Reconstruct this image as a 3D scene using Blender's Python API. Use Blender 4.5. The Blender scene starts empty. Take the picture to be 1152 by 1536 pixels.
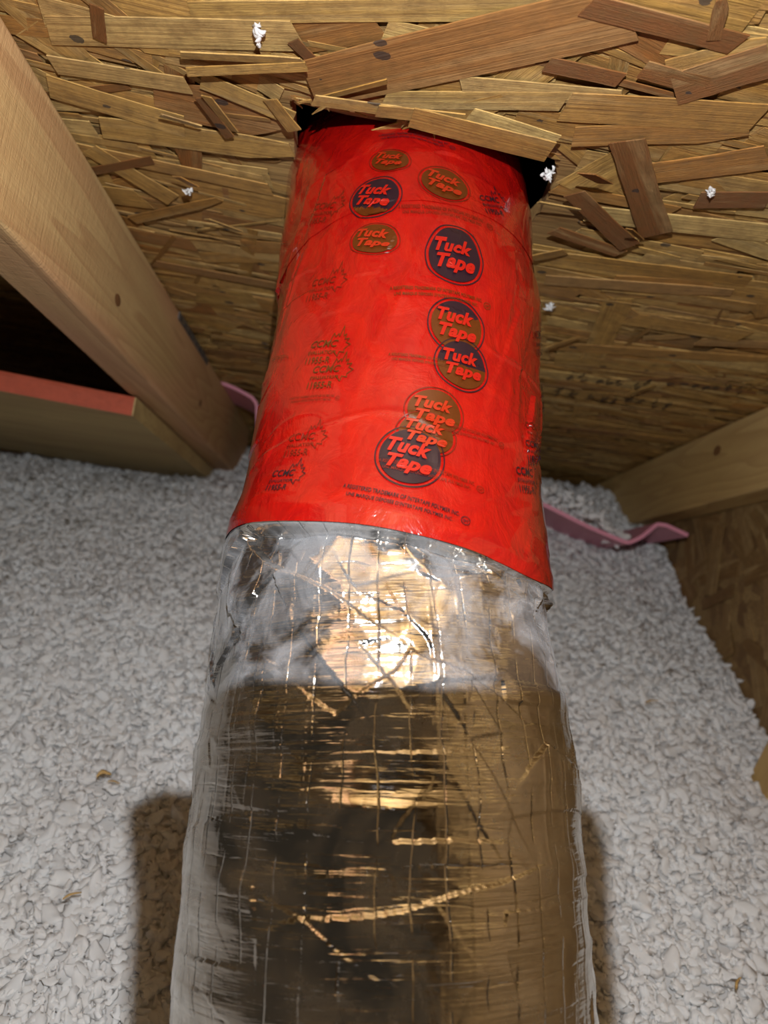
import bpy, bmesh, math, random
import numpy as np
from mathutils import Matrix, Vector

# ------------------------------------------------------------------ camera, world, exposure
scene = bpy.context.scene
COL = scene.collection
FPX, CX, CY = 1110.0, 576.0, 768.0
CAM = np.array([0.0, 0.0, 0.50])
# rows: world X (along the eave), Y (towards the eave), Z (up) written in camera axes (right, down, forward)
W = np.array([[0.9893963, 0.14246374, 0.0282675],
              [0.0426389, -0.47095495, 0.88112619],
              [0.13884125, -0.87057769, -0.47203558]])
W = np.array([r / np.linalg.norm(r) for r in W])
cam_d = bpy.data.cameras.new('camera'); cam_o = bpy.data.objects.new('camera', cam_d); COL.objects.link(cam_o)
cam_d.sensor_fit = 'VERTICAL'; cam_d.sensor_height = 36.0; cam_d.lens = FPX / 1536 * 36.0; cam_d.clip_start = 0.01
M4 = Matrix.Identity(4)
for i in range(3):
    M4[i][0] = W[i, 0]; M4[i][1] = -W[i, 1]; M4[i][2] = -W[i, 2]; M4[i][3] = CAM[i]
cam_o.matrix_world = M4
scene.camera = cam_o
cam_d.dof.use_dof = True; cam_d.dof.focus_distance = 0.36; cam_d.dof.aperture_fstop = 9.0
world = bpy.data.worlds.new('world'); scene.world = world; world.use_nodes = True
world.node_tree.nodes['Background'].inputs[0].default_value = (0.95, 0.80, 0.62, 1)
world.node_tree.nodes['Background'].inputs[1].default_value = 0.034
scene.cycles.diffuse_bounces = 10; scene.cycles.max_bounces = 14; scene.cycles.transmission_bounces = 12
vs = scene.view_settings
vs.view_transform = 'Standard'; vs.look = 'None'; vs.exposure = 0.0; vs.gamma = 1.0; vs.use_curve_mapping = False
LAMP_POWER = 11.0
LAMP_POS = CAM + W @ np.array([0.012, -0.100, 0.0])

PITCH = math.radians(35.0)
NW = np.array([0, math.sin(PITCH), math.cos(PITCH)])        # roof normal, outwards
SW = np.array([0, math.cos(PITCH), -math.sin(PITCH)])       # down the slope
XW = np.array([1.0, 0, 0])
H = 0.2612                                                   # camera to roof deck
XL, XR = -0.209, 0.402                                       # inner faces of the two truss chords
ZF = CAM[2] - 0.487                                          # level of the loose fill
rnd = random.Random(7); rng = np.random.default_rng(7)

def ray(px, py): return W @ np.array([(px - CX) / FPX, (py - CY) / FPX, 1.0])
def proj(P):
    c = (np.asarray(P) - CAM) @ W
    return np.stack([CX + FPX * c[..., 0] / c[..., 2], CY + FPX * c[..., 1] / c[..., 2]], -1)
def roof_pt(a, b, d=0.0): return CAM + NW * (H - d) + SW * b + XW * a
def roof_ab(px, py, d=0.0):
    r = ray(px, py); t = (H - d) / NW.dot(r); v = r * t
    return v[0], v.dot(SW)
def on_plane(px, py, ax, val):
    r = ray(px, py); return CAM + r * ((val - CAM[ax]) / r[ax])

# ------------------------------------------------------------------ helpers
def tag(o, label=None, cat=None, group=None, kind=None):
    if label: o['label'] = label
    if cat: o['category'] = cat
    if group: o['group'] = group
    if kind: o['kind'] = kind
    return o
def empty(name, loc, parent=None):
    o = bpy.data.objects.new(name, None); o.empty_display_size = 0.02; COL.objects.link(o)
    o.location = [float(v) for v in loc]
    if parent: o.parent = parent
    return o
def mesh_np(name, V, F, smooth=True):
    me = bpy.data.meshes.new(name)
    if isinstance(F, np.ndarray):
        n = F.shape[1]
        me.vertices.add(len(V)); me.vertices.foreach_set('co', np.asarray(V, np.float32).ravel())
        me.loops.add(F.size); me.loops.foreach_set('vertex_index', F.astype(np.int32).ravel())
        me.polygons.add(len(F)); me.polygons.foreach_set('loop_start', np.arange(0, F.size, n, dtype=np.int32))
        me.update(calc_edges=True)
    else:
        me.from_pydata([tuple(map(float, v)) for v in V], [], F); me.update()
    me.polygons.foreach_set('use_smooth', np.full(len(me.polygons), smooth)); me.update()
    return me
def link(name, me, mat=None, parent=None, loc=None):
    o = bpy.data.objects.new(name, me); COL.objects.link(o)
    if mat is not None and len(me.materials) == 0:
        for m in (mat if isinstance(mat, (list, tuple)) else [mat]): me.materials.append(m)
    if parent is not None:
        o.parent = parent
        pl = Vector((0, 0, 0)); q = parent
        while q is not None: pl = pl + Vector(q.location); q = q.parent
        if loc is None: o.location = -pl                     # mesh given in world coordinates
        else: o.location = Vector([float(v) for v in loc]) - pl
    elif loc is not None: o.location = [float(v) for v in loc]
    return o
def bm_mesh(name, bm, smooth=False):
    me = bpy.data.meshes.new(name); bmesh.ops.recalc_face_normals(bm, faces=bm.faces[:]); bm.to_mesh(me); bm.free()
    for p in me.polygons: p.use_smooth = smooth
    return me
def frame_box(o, ex, ey, ez, lx, ly, lz, bev=0.0, seg=2, cuts=0):
    """box with one corner at o spanning lx,ly,lz along unit axes"""
    bm = bmesh.new()
    vs_ = [bm.verts.new(o + ex * (lx * i) + ey * (ly * j) + ez * (lz * k)) for i in (0, 1) for j in (0, 1) for k in (0, 1)]
    for f in ((0, 1, 3, 2), (4, 6, 7, 5), (0, 4, 5, 1), (2, 3, 7, 6), (0, 2, 6, 4), (1, 5, 7, 3)):
        bm.faces.new([vs_[i] for i in f])
    if bev: bmesh.ops.bevel(bm, geom=bm.edges[:], offset=bev, segments=seg, affect='EDGES', profile=0.5)
    return bm
def hash3(i, j, k):
    h = (i * 374761393 + j * 668265263 + k * 2147483647 // 7) & 0xFFFFFFFF
    h = (h ^ (h >> 13)) * 1274126177 & 0xFFFFFFFF
    return ((h ^ (h >> 16)) & 0xFFFF) / 65535.0
def vnoise(x, y, seed=0):
    x = np.asarray(x, float); y = np.asarray(y, float)
    xi = np.floor(x).astype(np.int64); yi = np.floor(y).astype(np.int64); fx = x - xi; fy = y - yi
    fx = fx * fx * (3 - 2 * fx); fy = fy * fy * (3 - 2 * fy)
    a = hash3(xi, yi, seed); b = hash3(xi + 1, yi, seed); c = hash3(xi, yi + 1, seed); d = hash3(xi + 1, yi + 1, seed)
    return (a * (1 - fx) + b * fx) * (1 - fy) + (c * (1 - fx) + d * fx) * fy
def fbm(x, y, seed=0, oct=4):
    s = 0; a = 0.5
    for k in range(oct): s = s + a * (vnoise(x * 2 ** k, y * 2 ** k, seed + k * 17) - 0.5); a *= 0.5
    return s
def facets(x, y, seed, k=0.35, g=0.7, kk=0.035):
    """crumpled sheet: lower envelope of tilted bowls -> sharp ridges between flat-ish cells"""
    x = np.asarray(x, float); y = np.asarray(y, float)
    xi = np.floor(x).astype(np.int64); yi = np.floor(y).astype(np.int64); best = np.zeros(x.shape)
    for di in (-1, 0, 1):
        for dj in (-1, 0, 1):
            i, j = xi + di, yi + dj
            dx = x - (i + 0.15 + 0.7 * hash3(i, j, seed)); dy = y - (j + 0.15 + 0.7 * hash3(i, j, seed + 1))
            h = 0.35 * hash3(i, j, seed + 2) + g * ((hash3(i, j, seed + 3) - .5) * dx + (hash3(i, j, seed + 4) - .5) * dy) + k * (dx * dx + dy * dy)
            best = best + np.exp(-(h - 0.2) / kk)
    return 0.2 - kk * np.log(best + 1e-30)
def grid_faces(nr, nc, wrap=False):
    r = np.arange(nr - 1)[:, None]; c = np.arange(nc if wrap else nc - 1)[None, :]
    c2 = (c + 1) % nc
    return np.stack([r * nc + c, r * nc + c2, (r + 1) * nc + c2, (r + 1) * nc + c], -1).reshape(-1, 4)

# ------------------------------------------------------------------ materials
class NT:
    def __init__(s, name):
        s.m = bpy.data.materials.new(name); s.m.use_nodes = True; s.t = s.m.node_tree; s.n = s.t.nodes
        s.b = s.n['Principled BSDF']
    def add(s, typ, **kw):
        n = s.n.new(typ)
        for k, v in kw.items():
            if k.startswith('i_'):
                key = k[2:]; key = int(key) if key.isdigit() else key.replace('_', ' ')
                n.inputs[key].default_value = v
            else: setattr(n, k, v)
        return n
    def l(s, a, b): s.t.links.new(a, b)
    def ramp(s, fac, stops, interp='LINEAR'):
        r = s.add('ShaderNodeValToRGB'); r.color_ramp.interpolation = interp; e = r.color_ramp.elements
        while len(e) < len(stops): e.new(0.5)
        for el, (p, c) in zip(e, stops): el.position = p; el.color = (*c, 1) if len(c) == 3 else c
        s.l(fac, r.inputs[0]); return r.outputs[0]
    def noise(s, vec, scale, detail=4, rough=0.55, dist=0.0, out=0):
        n = s.add('ShaderNodeTexNoise'); n.inputs['Scale'].default_value = scale; n.inputs['Detail'].default_value = detail
        n.inputs['Roughness'].default_value = rough; n.inputs['Distortion'].default_value = dist
        if vec is not None: s.l(vec, n.inputs['Vector'])
        return n.outputs[out]
    def mapping(s, vec, scale=(1, 1, 1), rot=(0, 0, 0), loc=None):
        m = s.add('ShaderNodeMapping'); m.inputs['Scale'].default_value = scale; m.inputs['Rotation'].default_value = rot
        s.l(vec, m.inputs['Vector'])
        if loc is not None: s.l(loc, m.inputs['Location'])
        return m.outputs[0]
    def math(s, op, a, b=None, c=None, clamp=False):
        n = s.add('ShaderNodeMath', operation=op, use_clamp=clamp)
        for i, v in enumerate((a, b, c)):
            if v is None: continue
            if isinstance(v, (int, float)): n.inputs[i].default_value = v
            else: s.l(v, n.inputs[i])
        return n.outputs[0]
    def mix(s, fac, a, b, blend='MIX'):
        n = s.add('ShaderNodeMix', data_type='RGBA', blend_type=blend)
        for i, v in ((0, fac), (6, a), (7, b)):
            if isinstance(v, (int, float)): n.inputs[i].default_value = v
            elif isinstance(v, tuple): n.inputs[i].default_value = (*v, 1)
            else: s.l(v, n.inputs[i])
        return n.outputs[2]
    def bump(s, h, strength, dist, normal=None):
        n = s.add('ShaderNodeBump'); n.inputs['Strength'].default_value = strength; n.inputs['Distance'].default_value = dist
        s.l(h, n.inputs['Height'])
        if normal is not None: s.l(normal, n.inputs['Normal'])
        return n.outputs[0]
    def set(s, **kw):
        for k, v in kw.items():
            i = s.b.inputs[k.replace('_', ' ')]
            if isinstance(v, (int, float)): i.default_value = v
            elif isinstance(v, tuple): i.default_value = (*v, 1) if len(v) == 3 else v
            else: s.l(v, i)
        return s.m

def strand_material(name, stops, spots=True):
    t = NT(name)
    at = t.add('ShaderNodeAttribute', attribute_name='grain'); ti = t.add('ShaderNodeAttribute', attribute_name='tint')
    oi = t.add('ShaderNodeObjectInfo'); geo = t.add('ShaderNodeNewGeometry')
    rv = t.math('FRACT', t.math('ADD', oi.outputs['Random'], ti.outputs['Fac']))
    off = t.add('ShaderNodeCombineXYZ'); t.l(t.math('MULTIPLY', rv, 37.0), off.inputs[0]); t.l(t.math('MULTIPLY', rv, 11.0), off.inputs[1])
    v = t.mapping(at.outputs['Vector'], (9, 620, 60), loc=off.outputs[0])
    g = t.noise(v, 1.0, 6, 0.72, 0.15)
    v2 = t.mapping(at.outputs['Vector'], (6, 60, 30), loc=off.outputs[0])
    g2 = t.noise(v2, 1.0, 3, 0.6, 0.6)
    base = t.ramp(rv, stops)
    c = t.mix(t.math('MULTIPLY', t.ramp(g, [(0.30, (1, 1, 1)), (0.58, (0, 0, 0))]), 0.80), base, (0.12, 0.052, 0.012), 'MIX')
    c = t.mix(t.math('MULTIPLY', t.ramp(g2, [(0.52, (0, 0, 0)), (0.74, (1, 1, 1))]), 0.5), c, (0.60, 0.44, 0.20))
    ln = t.noise(geo.outputs['Position'], 5.5, 2); fine = t.noise(geo.outputs['Position'], 95, 5, 0.7)
    c = t.mix(t.math('MULTIPLY', t.ramp(ln, [(0.48, (0, 0, 0)), (0.70, (1, 1, 1))]), 0.35), c, (0.27, 0.10, 0.022))
    c = t.mix(t.math('MULTIPLY', t.ramp(fine, [(0.42, (0, 0, 0)), (0.70, (1, 1, 1))]), 0.60), c, (0.15, 0.08, 0.025))
    if spots:
        pv = t.mapping(geo.outputs['Position'], (46, 66, 66))
        vo = t.add('ShaderNodeTexVoronoi'); vo.inputs['Scale'].default_value = 1.0; t.l(pv, vo.inputs['Vector'])
        sep = t.add('ShaderNodeSeparateColor'); t.l(vo.outputs['Color'], sep.inputs[0])
        rad = t.math('MULTIPLY', t.math('SUBTRACT', sep.outputs[0], 0.50), 0.46)
        dn = t.math('ADD', vo.outputs['Distance'], t.math('MULTIPLY', t.noise(geo.outputs['Position'], 420, 2), 0.10))
        m = t.math('LESS_THAN', dn, t.math('ADD', rad, 0.05))
        c = t.mix(t.math('MULTIPLY', m, 0.82), c, (0.025, 0.022, 0.022))
    nb = t.bump(g, 0.7, 0.0018)
    nb = t.bump(t.noise(t.mapping(at.outputs['Vector'], (50, 1700, 200)), 1.0, 4, 0.7), 0.6, 0.0010, nb)
    t.set(Base_Color=c, Roughness=0.62, Normal=nb); t.b.inputs['Specular IOR Level'].default_value = 0.35
    return t.m
OSB_STOPS = [(0.0, (0.40, 0.185, 0.036)), (0.16, (0.60, 0.37, 0.105)), (0.34, (0.44, 0.235, 0.050)), (0.50, (0.68, 0.47, 0.17)),
             (0.66, (0.27, 0.10, 0.022)), (0.82, (0.53, 0.33, 0.090)), (1.0, (0.43, 0.19, 0.038))]
M_STRAND = strand_material('osb_strand', OSB_STOPS)
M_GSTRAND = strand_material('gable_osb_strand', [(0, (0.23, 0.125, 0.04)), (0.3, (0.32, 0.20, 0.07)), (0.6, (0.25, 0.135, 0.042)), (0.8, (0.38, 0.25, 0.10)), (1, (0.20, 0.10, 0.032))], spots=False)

M_DSTRAND = strand_material('dark_osb_strand', [(0, (0.20, 0.070, 0.018)), (0.5, (0.27, 0.11, 0.03)), (1, (0.16, 0.055, 0.015))])
def osb_base(name, dark=1.0):
    t = NT(name); geo = t.add('ShaderNodeNewGeometry')
    v = t.mapping(geo.outputs['Position'], (16, 60, 60))
    vo = t.add('ShaderNodeTexVoronoi'); vo.inputs['Scale'].default_value = 1.0; vo.inputs['Randomness'].default_value = 1; t.l(v, vo.inputs['Vector'])
    sep = t.add('ShaderNodeSeparateColor'); t.l(vo.outputs['Color'], sep.inputs[0])
    g = t.noise(t.mapping(geo.outputs['Position'], (12, 380, 380)), 1.0, 4, 0.6, 0.5)
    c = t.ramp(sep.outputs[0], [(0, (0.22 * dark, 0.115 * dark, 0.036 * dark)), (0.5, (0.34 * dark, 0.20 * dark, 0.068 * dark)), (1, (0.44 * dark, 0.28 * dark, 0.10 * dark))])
    c = t.mix(t.math('MULTIPLY', t.ramp(g, [(0.32, (1, 1, 1)), (0.58, (0, 0, 0))]), 0.6), c, (0.08, 0.036, 0.012))
    return t.set(Base_Color=c, Roughness=0.7, Normal=t.bump(t.math('ADD', g, sep.outputs[1]), 0.6, 0.0014))
M_OSB = osb_base('osb_deck')
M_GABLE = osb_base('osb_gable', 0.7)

def lumber(name, c1, c2, c3, axis_scale=(1, 1, 1)):
    t = NT(name); at = t.add('ShaderNodeAttribute', attribute_name='grain')
    big = t.noise(t.mapping(at.outputs['Vector'], (2.2, 9, 9)), 1.0, 2)
    wv = t.mapping(at.outputs['Vector'], (1.1, 14, 14))
    dis = t.noise(wv, 1.0, 2, 0.5, 0.3)
    rings = t.math('FRACT', t.math('MULTIPLY', dis, 13.0))
    rings = t.ramp(rings, [(0.0, (0, 0, 0)), (0.7, (0.55, 0.55, 0.55)), (0.93, (1, 1, 1)), (1.0, (0, 0, 0))])
    fine = t.noise(t.mapping(at.outputs['Vector'], (30, 700, 700)), 1.0, 4, 0.7)
    c = t.mix(t.ramp(big, [(0.40, (0, 0, 0)), (0.62, (1, 1, 1))]), c1, c2)
    c = t.mix(t.math('MULTIPLY', rings, 0.42), c, c3)
    c = t.mix(t.math('MULTIPLY', t.ramp(fine, [(0.3, (1, 1, 1)), (0.6, (0, 0, 0))]), 0.25), c, c3)
    saw = t.noise(t.mapping(at.outputs['Vector'], (420, 60, 60)), 1.0, 3, 0.7)
    nb = t.bump(fine, 0.4, 0.001); nb = t.bump(saw, 0.55, 0.0010, nb); nb = t.bump(rings, 0.25, 0.0006, nb)
    t.set(Base_Color=c, Roughness=0.6, Normal=nb); t.b.inputs['Specular IOR Level'].default_value = 0.3
    return t.m
M_LUMBER = lumber('spruce_lumber_pink', (0.62, 0.32, 0.18), (0.56, 0.38, 0.17), (0.32, 0.15, 0.06))
M_LUMBER2 = lumber('spruce_lumber', (0.55, 0.38, 0.16), (0.48, 0.32, 0.12), (0.28, 0.15, 0.05))
M_PANEL = lumber('panel_face', (0.54, 0.40, 0.17), (0.44, 0.31, 0.13), (0.24, 0.15, 0.06))

def plain(name, col, rough=0.5, metal=0.0, noise_amt=0.0, scale=60, coat=0.0, bump=0.0):
    t = NT(name); geo = t.add('ShaderNodeNewGeometry')
    n = t.noise(geo.outputs['Position'], scale, 4)
    c = t.mix(t.math('MULTIPLY', n, noise_amt), col, tuple(x * 0.35 for x in col))
    t.set(Base_Color=c, Roughness=rough, Metallic=metal, Coat_Weight=coat)
    if bump: t.set(Normal=t.bump(n, 0.5, bump))
    return t.m
M_REDPAINT = plain('red_edge_sealer', (0.50, 0.085, 0.035), 0.75, noise_amt=0.7, scale=160, bump=0.001)
M_PINK = plain('pink_foam', (0.70, 0.27, 0.36), 0.45, noise_amt=0.25, scale=30)
M_STEEL = plain('galvanized_steel', (0.30, 0.31, 0.33), 0.45, 0.9, 0.5, 120)
M_WHITEFLUFF = plain('white_fiber', (0.80, 0.80, 0.79), 0.9, noise_amt=0.15, scale=300)
M_STRAW = plain('straw_sliver', (0.48, 0.30, 0.10), 0.6, noise_amt=0.4, scale=200)
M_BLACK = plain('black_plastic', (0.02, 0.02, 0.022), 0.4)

def insulation_material():
    t = NT('blown_fiber'); geo = t.add('ShaderNodeNewGeometry'); at = t.add('ShaderNodeAttribute', attribute_name='tint')
    n = t.noise(geo.outputs['Position'], 700, 5, 0.75, 1.5); big = t.noise(geo.outputs['Position'], 9, 3)
    c = t.mix(at.outputs['Fac'], (0.97, 0.98, 0.985), (0.93, 0.92, 0.905))
    c = t.mix(t.math('MULTIPLY', t.ramp(big, [(0.45, (0, 0, 0)), (0.7, (1, 1, 1))]), 0.35), c, (0.84, 0.81, 0.79))
    nb = t.bump(n, 0.35, 0.0012)
    d = t.add('ShaderNodeBsdfDiffuse'); t.l(c, d.inputs[0]); t.l(nb, d.inputs['Normal'])
    tr = t.add('ShaderNodeBsdfTranslucent'); t.l(c, tr.inputs[0])
    mx = t.add('ShaderNodeMixShader'); mx.inputs[0].default_value = 0.5
    t.l(d.outputs[0], mx.inputs[1]); t.l(tr.outputs[0], mx.inputs[2]); t.l(mx.outputs[0], t.n['Material Output'].inputs[0])
    return t.m
M_INSUL = insulation_material()

def tape_material():
    t = NT('red_sheathing_tape'); at = t.add('ShaderNodeAttribute', attribute_name='grain')
    n = t.noise(t.mapping(at.outputs['Vector'], (60, 60, 60)), 1.0, 4, 0.6, 0.8)
    n2 = t.noise(t.mapping(at.outputs['Vector'], (170, 60, 100)), 1.0, 3, 0.6, 1.2)
    c = t.mix(t.ramp(n, [(0.35, (0, 0, 0)), (0.7, (1, 1, 1))]), (0.32, 0.0045, 0.0022), (0.25, 0.003, 0.003))
    nb = t.bump(n, 0.45, 0.0032); nb = t.bump(n2, 0.25, 0.0014, nb)
    t.set(Base_Color=c, Roughness=0.22, Specular_IOR_Level=0.25, Normal=nb, Coat_Weight=0.8, Coat_Roughness=0.04)
    return t.m
M_TAPE = tape_material()
M_INK = plain('black_ink', (0.016, 0.006, 0.011), 0.3, coat=0.0)
M_INKFADE = plain('ink_under_tape', (0.085, 0.019, 0.002), 0.3, noise_amt=0.25, scale=150, coat=0.3)
M_INKTHIN = plain('faint_ink', (0.13, 0.007, 0.002), 0.35)
M_REDINK = plain('red_lettering', (0.32, 0.006, 0.003), 0.3, coat=0.3)
M_REDDIM = plain('red_lettering_under_tape', (0.30, 0.016, 0.003), 0.3, coat=0.3)

def foil_material(name, dust, rough):
    t = NT(name); at = t.add('ShaderNodeAttribute', attribute_name='grain')
    v = at.outputs['Vector']
    # fine horizontal crinkle and scuffs
    sepv = t.add('ShaderNodeSeparateXYZ'); t.l(v, sepv.inputs[0])
    wob = t.noise(t.mapping(v, (30, 30, 1)), 1.0, 2)
    msk = t.ramp(t.noise(t.mapping(v, (22, 26, 1)), 1.0, 3, 0.6), [(0.40, (0, 0, 0)), (0.62, (1, 1, 1))])
    cr = t.math('MULTIPLY', t.noise(t.mapping(v, (24, 430, 1), (0, 0, 0.05)), 1.0, 3, 0.6, 0.5), t.math('ADD', 0.35, msk))
    cr2 = t.noise(t.mapping(v, (150, 110, 1)), 1.0, 3, 0.6, 1.0)
    nb = t.bump(cr, 0.45, 0.0013); nb = t.bump(cr2, 0.14, 0.0008, nb)
    for ax_, st_ in ((0, 0.55), (1, 0.30)):                  # reinforcing scrim under the foil
        q = t.math('FRACT', t.math('ADD', t.math('DIVIDE', sepv.outputs[ax_], 0.0125), t.math('MULTIPLY', wob, 0.5)))
        ln_ = t.math('SUBTRACT', 1.0, t.math('DIVIDE', t.math('ABSOLUTE', t.math('SUBTRACT', q, 0.5)), 0.045), clamp=True)
        gap = t.ramp(t.noise(t.mapping(v, (60, 60, 1)), 1.0, 2), [(0.40, (0, 0, 0)), (0.55, (1, 1, 1))])
        nb = t.bump(t.math('MULTIPLY', ln_, gap), st_, 0.0006, nb)
    sp = t.noise(t.mapping(v, (1500, 1500, 1)), 1.0, 2, 0.6)
    dm = t.noise(t.mapping(v, (26, 30, 1)), 1.0, 5, 0.65, 0.8)
    dust_m = t.math('MULTIPLY', t.ramp(dm, [(0.40, (0.08,) * 3), (0.60, (1, 1, 1))]), dust)
    dust_m = t.math('MULTIPLY', dust_m, t.math('ADD', 0.7, t.math('MULTIPLY', sp, 0.6)), clamp=True)
    t.set(Base_Color=(0.58, 0.555, 0.51), Metallic=1.0, Roughness=t.math('ADD', rough, t.math('MULTIPLY', dm, 0.12)), Normal=nb)
    d = t.add('ShaderNodeBsdfDiffuse'); d.inputs[0].default_value = (0.46, 0.47, 0.50, 1); d.inputs[1].default_value = 0.5; t.l(nb, d.inputs['Normal'])
    mx = t.add('ShaderNodeMixShader'); t.l(dust_m, mx.inputs[0]); t.l(t.b.outputs[0], mx.inputs[1]); t.l(d.outputs[0], mx.inputs[2])
    t.l(mx.outputs[0], t.n['Material Output'].inputs[0])
    return t.m
M_FOIL = foil_material('foil', 0.32, 0.06)

# ------------------------------------------------------------------ roof deck (setting)
B_HOLE = [(438, 152), (470, 160), (520, 172), (575, 182), (640, 192), (720, 205), (790, 222), (832, 240),
          (836, 262), (822, 292), (810, 320), (780, 350), (640, 372), (500, 360), (455, 320), (444, 270), (441, 210)]
hole = [roof_ab(*q) for q in B_HOLE]
b_near = min(h[1] for h in hole)
bm = bmesh.new()
outer = [(-1.5, -0.75), (0.46, -0.75), (0.46, 1.75), (-1.5, 1.75)]
loops = []
for pts in (outer, hole):
    vs_ = [bm.verts.new(roof_pt(a, b, 0.0)) for a, b in pts]
    loops += [bm.edges.new((vs_[i], vs_[(i + 1) % len(vs_)])) for i in range(len(vs_))]
bmesh.ops.triangle_fill(bm, use_beauty=True, edges=loops)
ctr = roof_pt(sum(h[0] for h in hole) / len(hole), sum(h[1] for h in hole) / len(hole))
ext = bmesh.ops.extrude_face_region(bm, geom=bm.faces[:])
bmesh.ops.translate(bm, vec=Vector(NW * 0.011), verts=[g for g in ext['geom'] if isinstance(g, bmesh.types.BMVert)])
ceiling = link('ceiling', bm_mesh('ceiling', bm), M_OSB)
tag(ceiling, 'sloping oriented strand board roof deck with a ragged hole cut for the duct', kind='structure')

ca, cb = sum(h[0] for h in hole) / len(hole), sum(h[1] for h in hole) / len(hole)
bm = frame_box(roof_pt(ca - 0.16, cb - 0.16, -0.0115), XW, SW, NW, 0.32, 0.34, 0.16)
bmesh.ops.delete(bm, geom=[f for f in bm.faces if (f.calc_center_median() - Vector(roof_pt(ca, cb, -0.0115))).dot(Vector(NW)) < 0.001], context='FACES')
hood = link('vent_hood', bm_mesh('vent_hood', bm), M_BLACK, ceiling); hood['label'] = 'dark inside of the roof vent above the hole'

def strand_mesh(name, seed, L=1.0, Wd=1.0, n=9, pointed=0.0, curl=0.0, mat=None):
    """a wood strand, unit length and width, centred; jagged ends; thickness 1 (scaled per object)"""
    r = random.Random(seed); V = []; G = []
    skew = r.uniform(-0.10, 0.10); tip = r.random() < 0.4; t0, t1 = r.uniform(-.07, .07), r.uniform(-.07, .07)
    ph0, ph1 = r.uniform(0, 6), r.uniform(0, 6)
    for i in range(n):
        u = i / (n - 1)
        w0 = 0.5 + t0 * (u - .5) + 0.025 * math.sin(ph0 + 4 * u) + r.uniform(-0.012, 0.012); w1 = 0.5 + t1 * (u - .5) + 0.025 * math.sin(ph1 + 4 * u) + r.uniform(-0.012, 0.012)
        if tip and u > 0.75: k = (u - 0.75) / 0.25; w0 *= 1 - 0.75 * k * r.uniform(.7, 1); w1 *= 1 - 0.25 * k
        if pointed: k = max(0, (u - 0.35) / 0.65); w0 *= 1 - pointed * k; w1 *= 1 - pointed * k
        for y in (-w0, w1):
            x = (u - 0.5) + skew * (y) * 0.25 + (r.uniform(-0.03, 0.03) if i in (0, n - 1) else 0)
            zc = curl * (u ** 2)
            V.append((x, y, 0.5 + zc)); V.append((x, y, -0.5 + zc))
    F = []
    for i in range(n - 1):
        a = i * 4
        F += [(a, a + 4, a + 6, a + 2), (a + 1, a + 3, a + 7, a + 5), (a, a + 1, a + 5, a + 4), (a + 2, a + 6, a + 7, a + 3)]
    F += [(0, 2, 3, 1), (4 * n - 4, 4 * n - 3, 4 * n - 1, 4 * n - 2)]
    me = mesh_np(name, V, F, False)
    return me
def set_grain(me, co, tint=None):
    a = me.attributes.new('grain', 'FLOAT_VECTOR', 'POINT'); a.data.foreach_set('vector', np.asarray(co, np.float32).ravel())
    b = me.attributes.new('tint', 'FLOAT', 'POINT')
    b.data.foreach_set('value', np.asarray(tint if tint is not None else np.zeros(len(me.vertices)), np.float32))
NV = 14
STR = []
for k in range(NV):
    me = strand_mesh('wood_strand', 100 + k); co = np.array([v.co for v in me.vertices]); set_grain(me, co * [0.09, 0.022, 0.001]); me.materials.append(M_STRAND); STR.append(me)
STRD = [m.copy() for m in STR[:5]]
for m in STRD: m.materials[0] = M_DSTRAND
STRP = []
for k in range(4):
    me = strand_mesh('wood_splinter', 200 + k, pointed=0.9); co = np.array([v.co for v in me.vertices]); set_grain(me, co * [0.05, 0.008, 0.001]); me.materials.append(M_STRAND); STRP.append(me)

def strand_matrix(a, b, d, ang, L, Wd, T, tilt=0.0, pitch=0.0, base=None):
    ex = XW * math.cos(ang) + SW * math.sin(ang); ez = -NW
    ey = np.cross(ez, ex)
    R = np.stack([ex, ey, ez], 1)
    cp, sp = math.cos(pitch), math.sin(pitch); ct, st = math.cos(tilt), math.sin(tilt)
    R = R @ np.array([[cp, 0, sp], [0, 1, 0], [-sp, 0, cp]]) @ np.array([[1, 0, 0], [0, ct, -st], [0, st, ct]])
    P = roof_pt(a, b, d); m = Matrix.Identity(4)
    for i in range(3):
        m[i][0] = R[i, 0] * L; m[i][1] = R[i, 1] * Wd; m[i][2] = R[i, 2] * T; m[i][3] = P[i]
    return m
def in_hole(a, b, grow=0.0):
    c = False; n = len(hole); ca = sum(h[0] for h in hole) / n; cb = sum(h[1] for h in hole) / n
    pts = [(ca + (x - ca) * (1 + grow), cb + (y - cb) * (1 + grow)) for x, y in hole]
    j = n - 1
    for i in range(n):
        if (pts[i][1] > b) != (pts[j][1] > b) and a < (pts[j][0] - pts[i][0]) * (b - pts[i][1]) / (pts[j][1] - pts[i][1]) + pts[i][0]: c = not c
        j = i
    return c
def strand_hits_hole(a, b, ang, L, Wd):
    for u in (-.5, -.3, -.1, .1, .3, .5):
        for v in (-.45, .45):
            if in_hole(a + u * L * math.cos(ang) - v * Wd * math.sin(ang), b + u * L * math.sin(ang) + v * Wd * math.cos(ang)): return True
    return False
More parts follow.
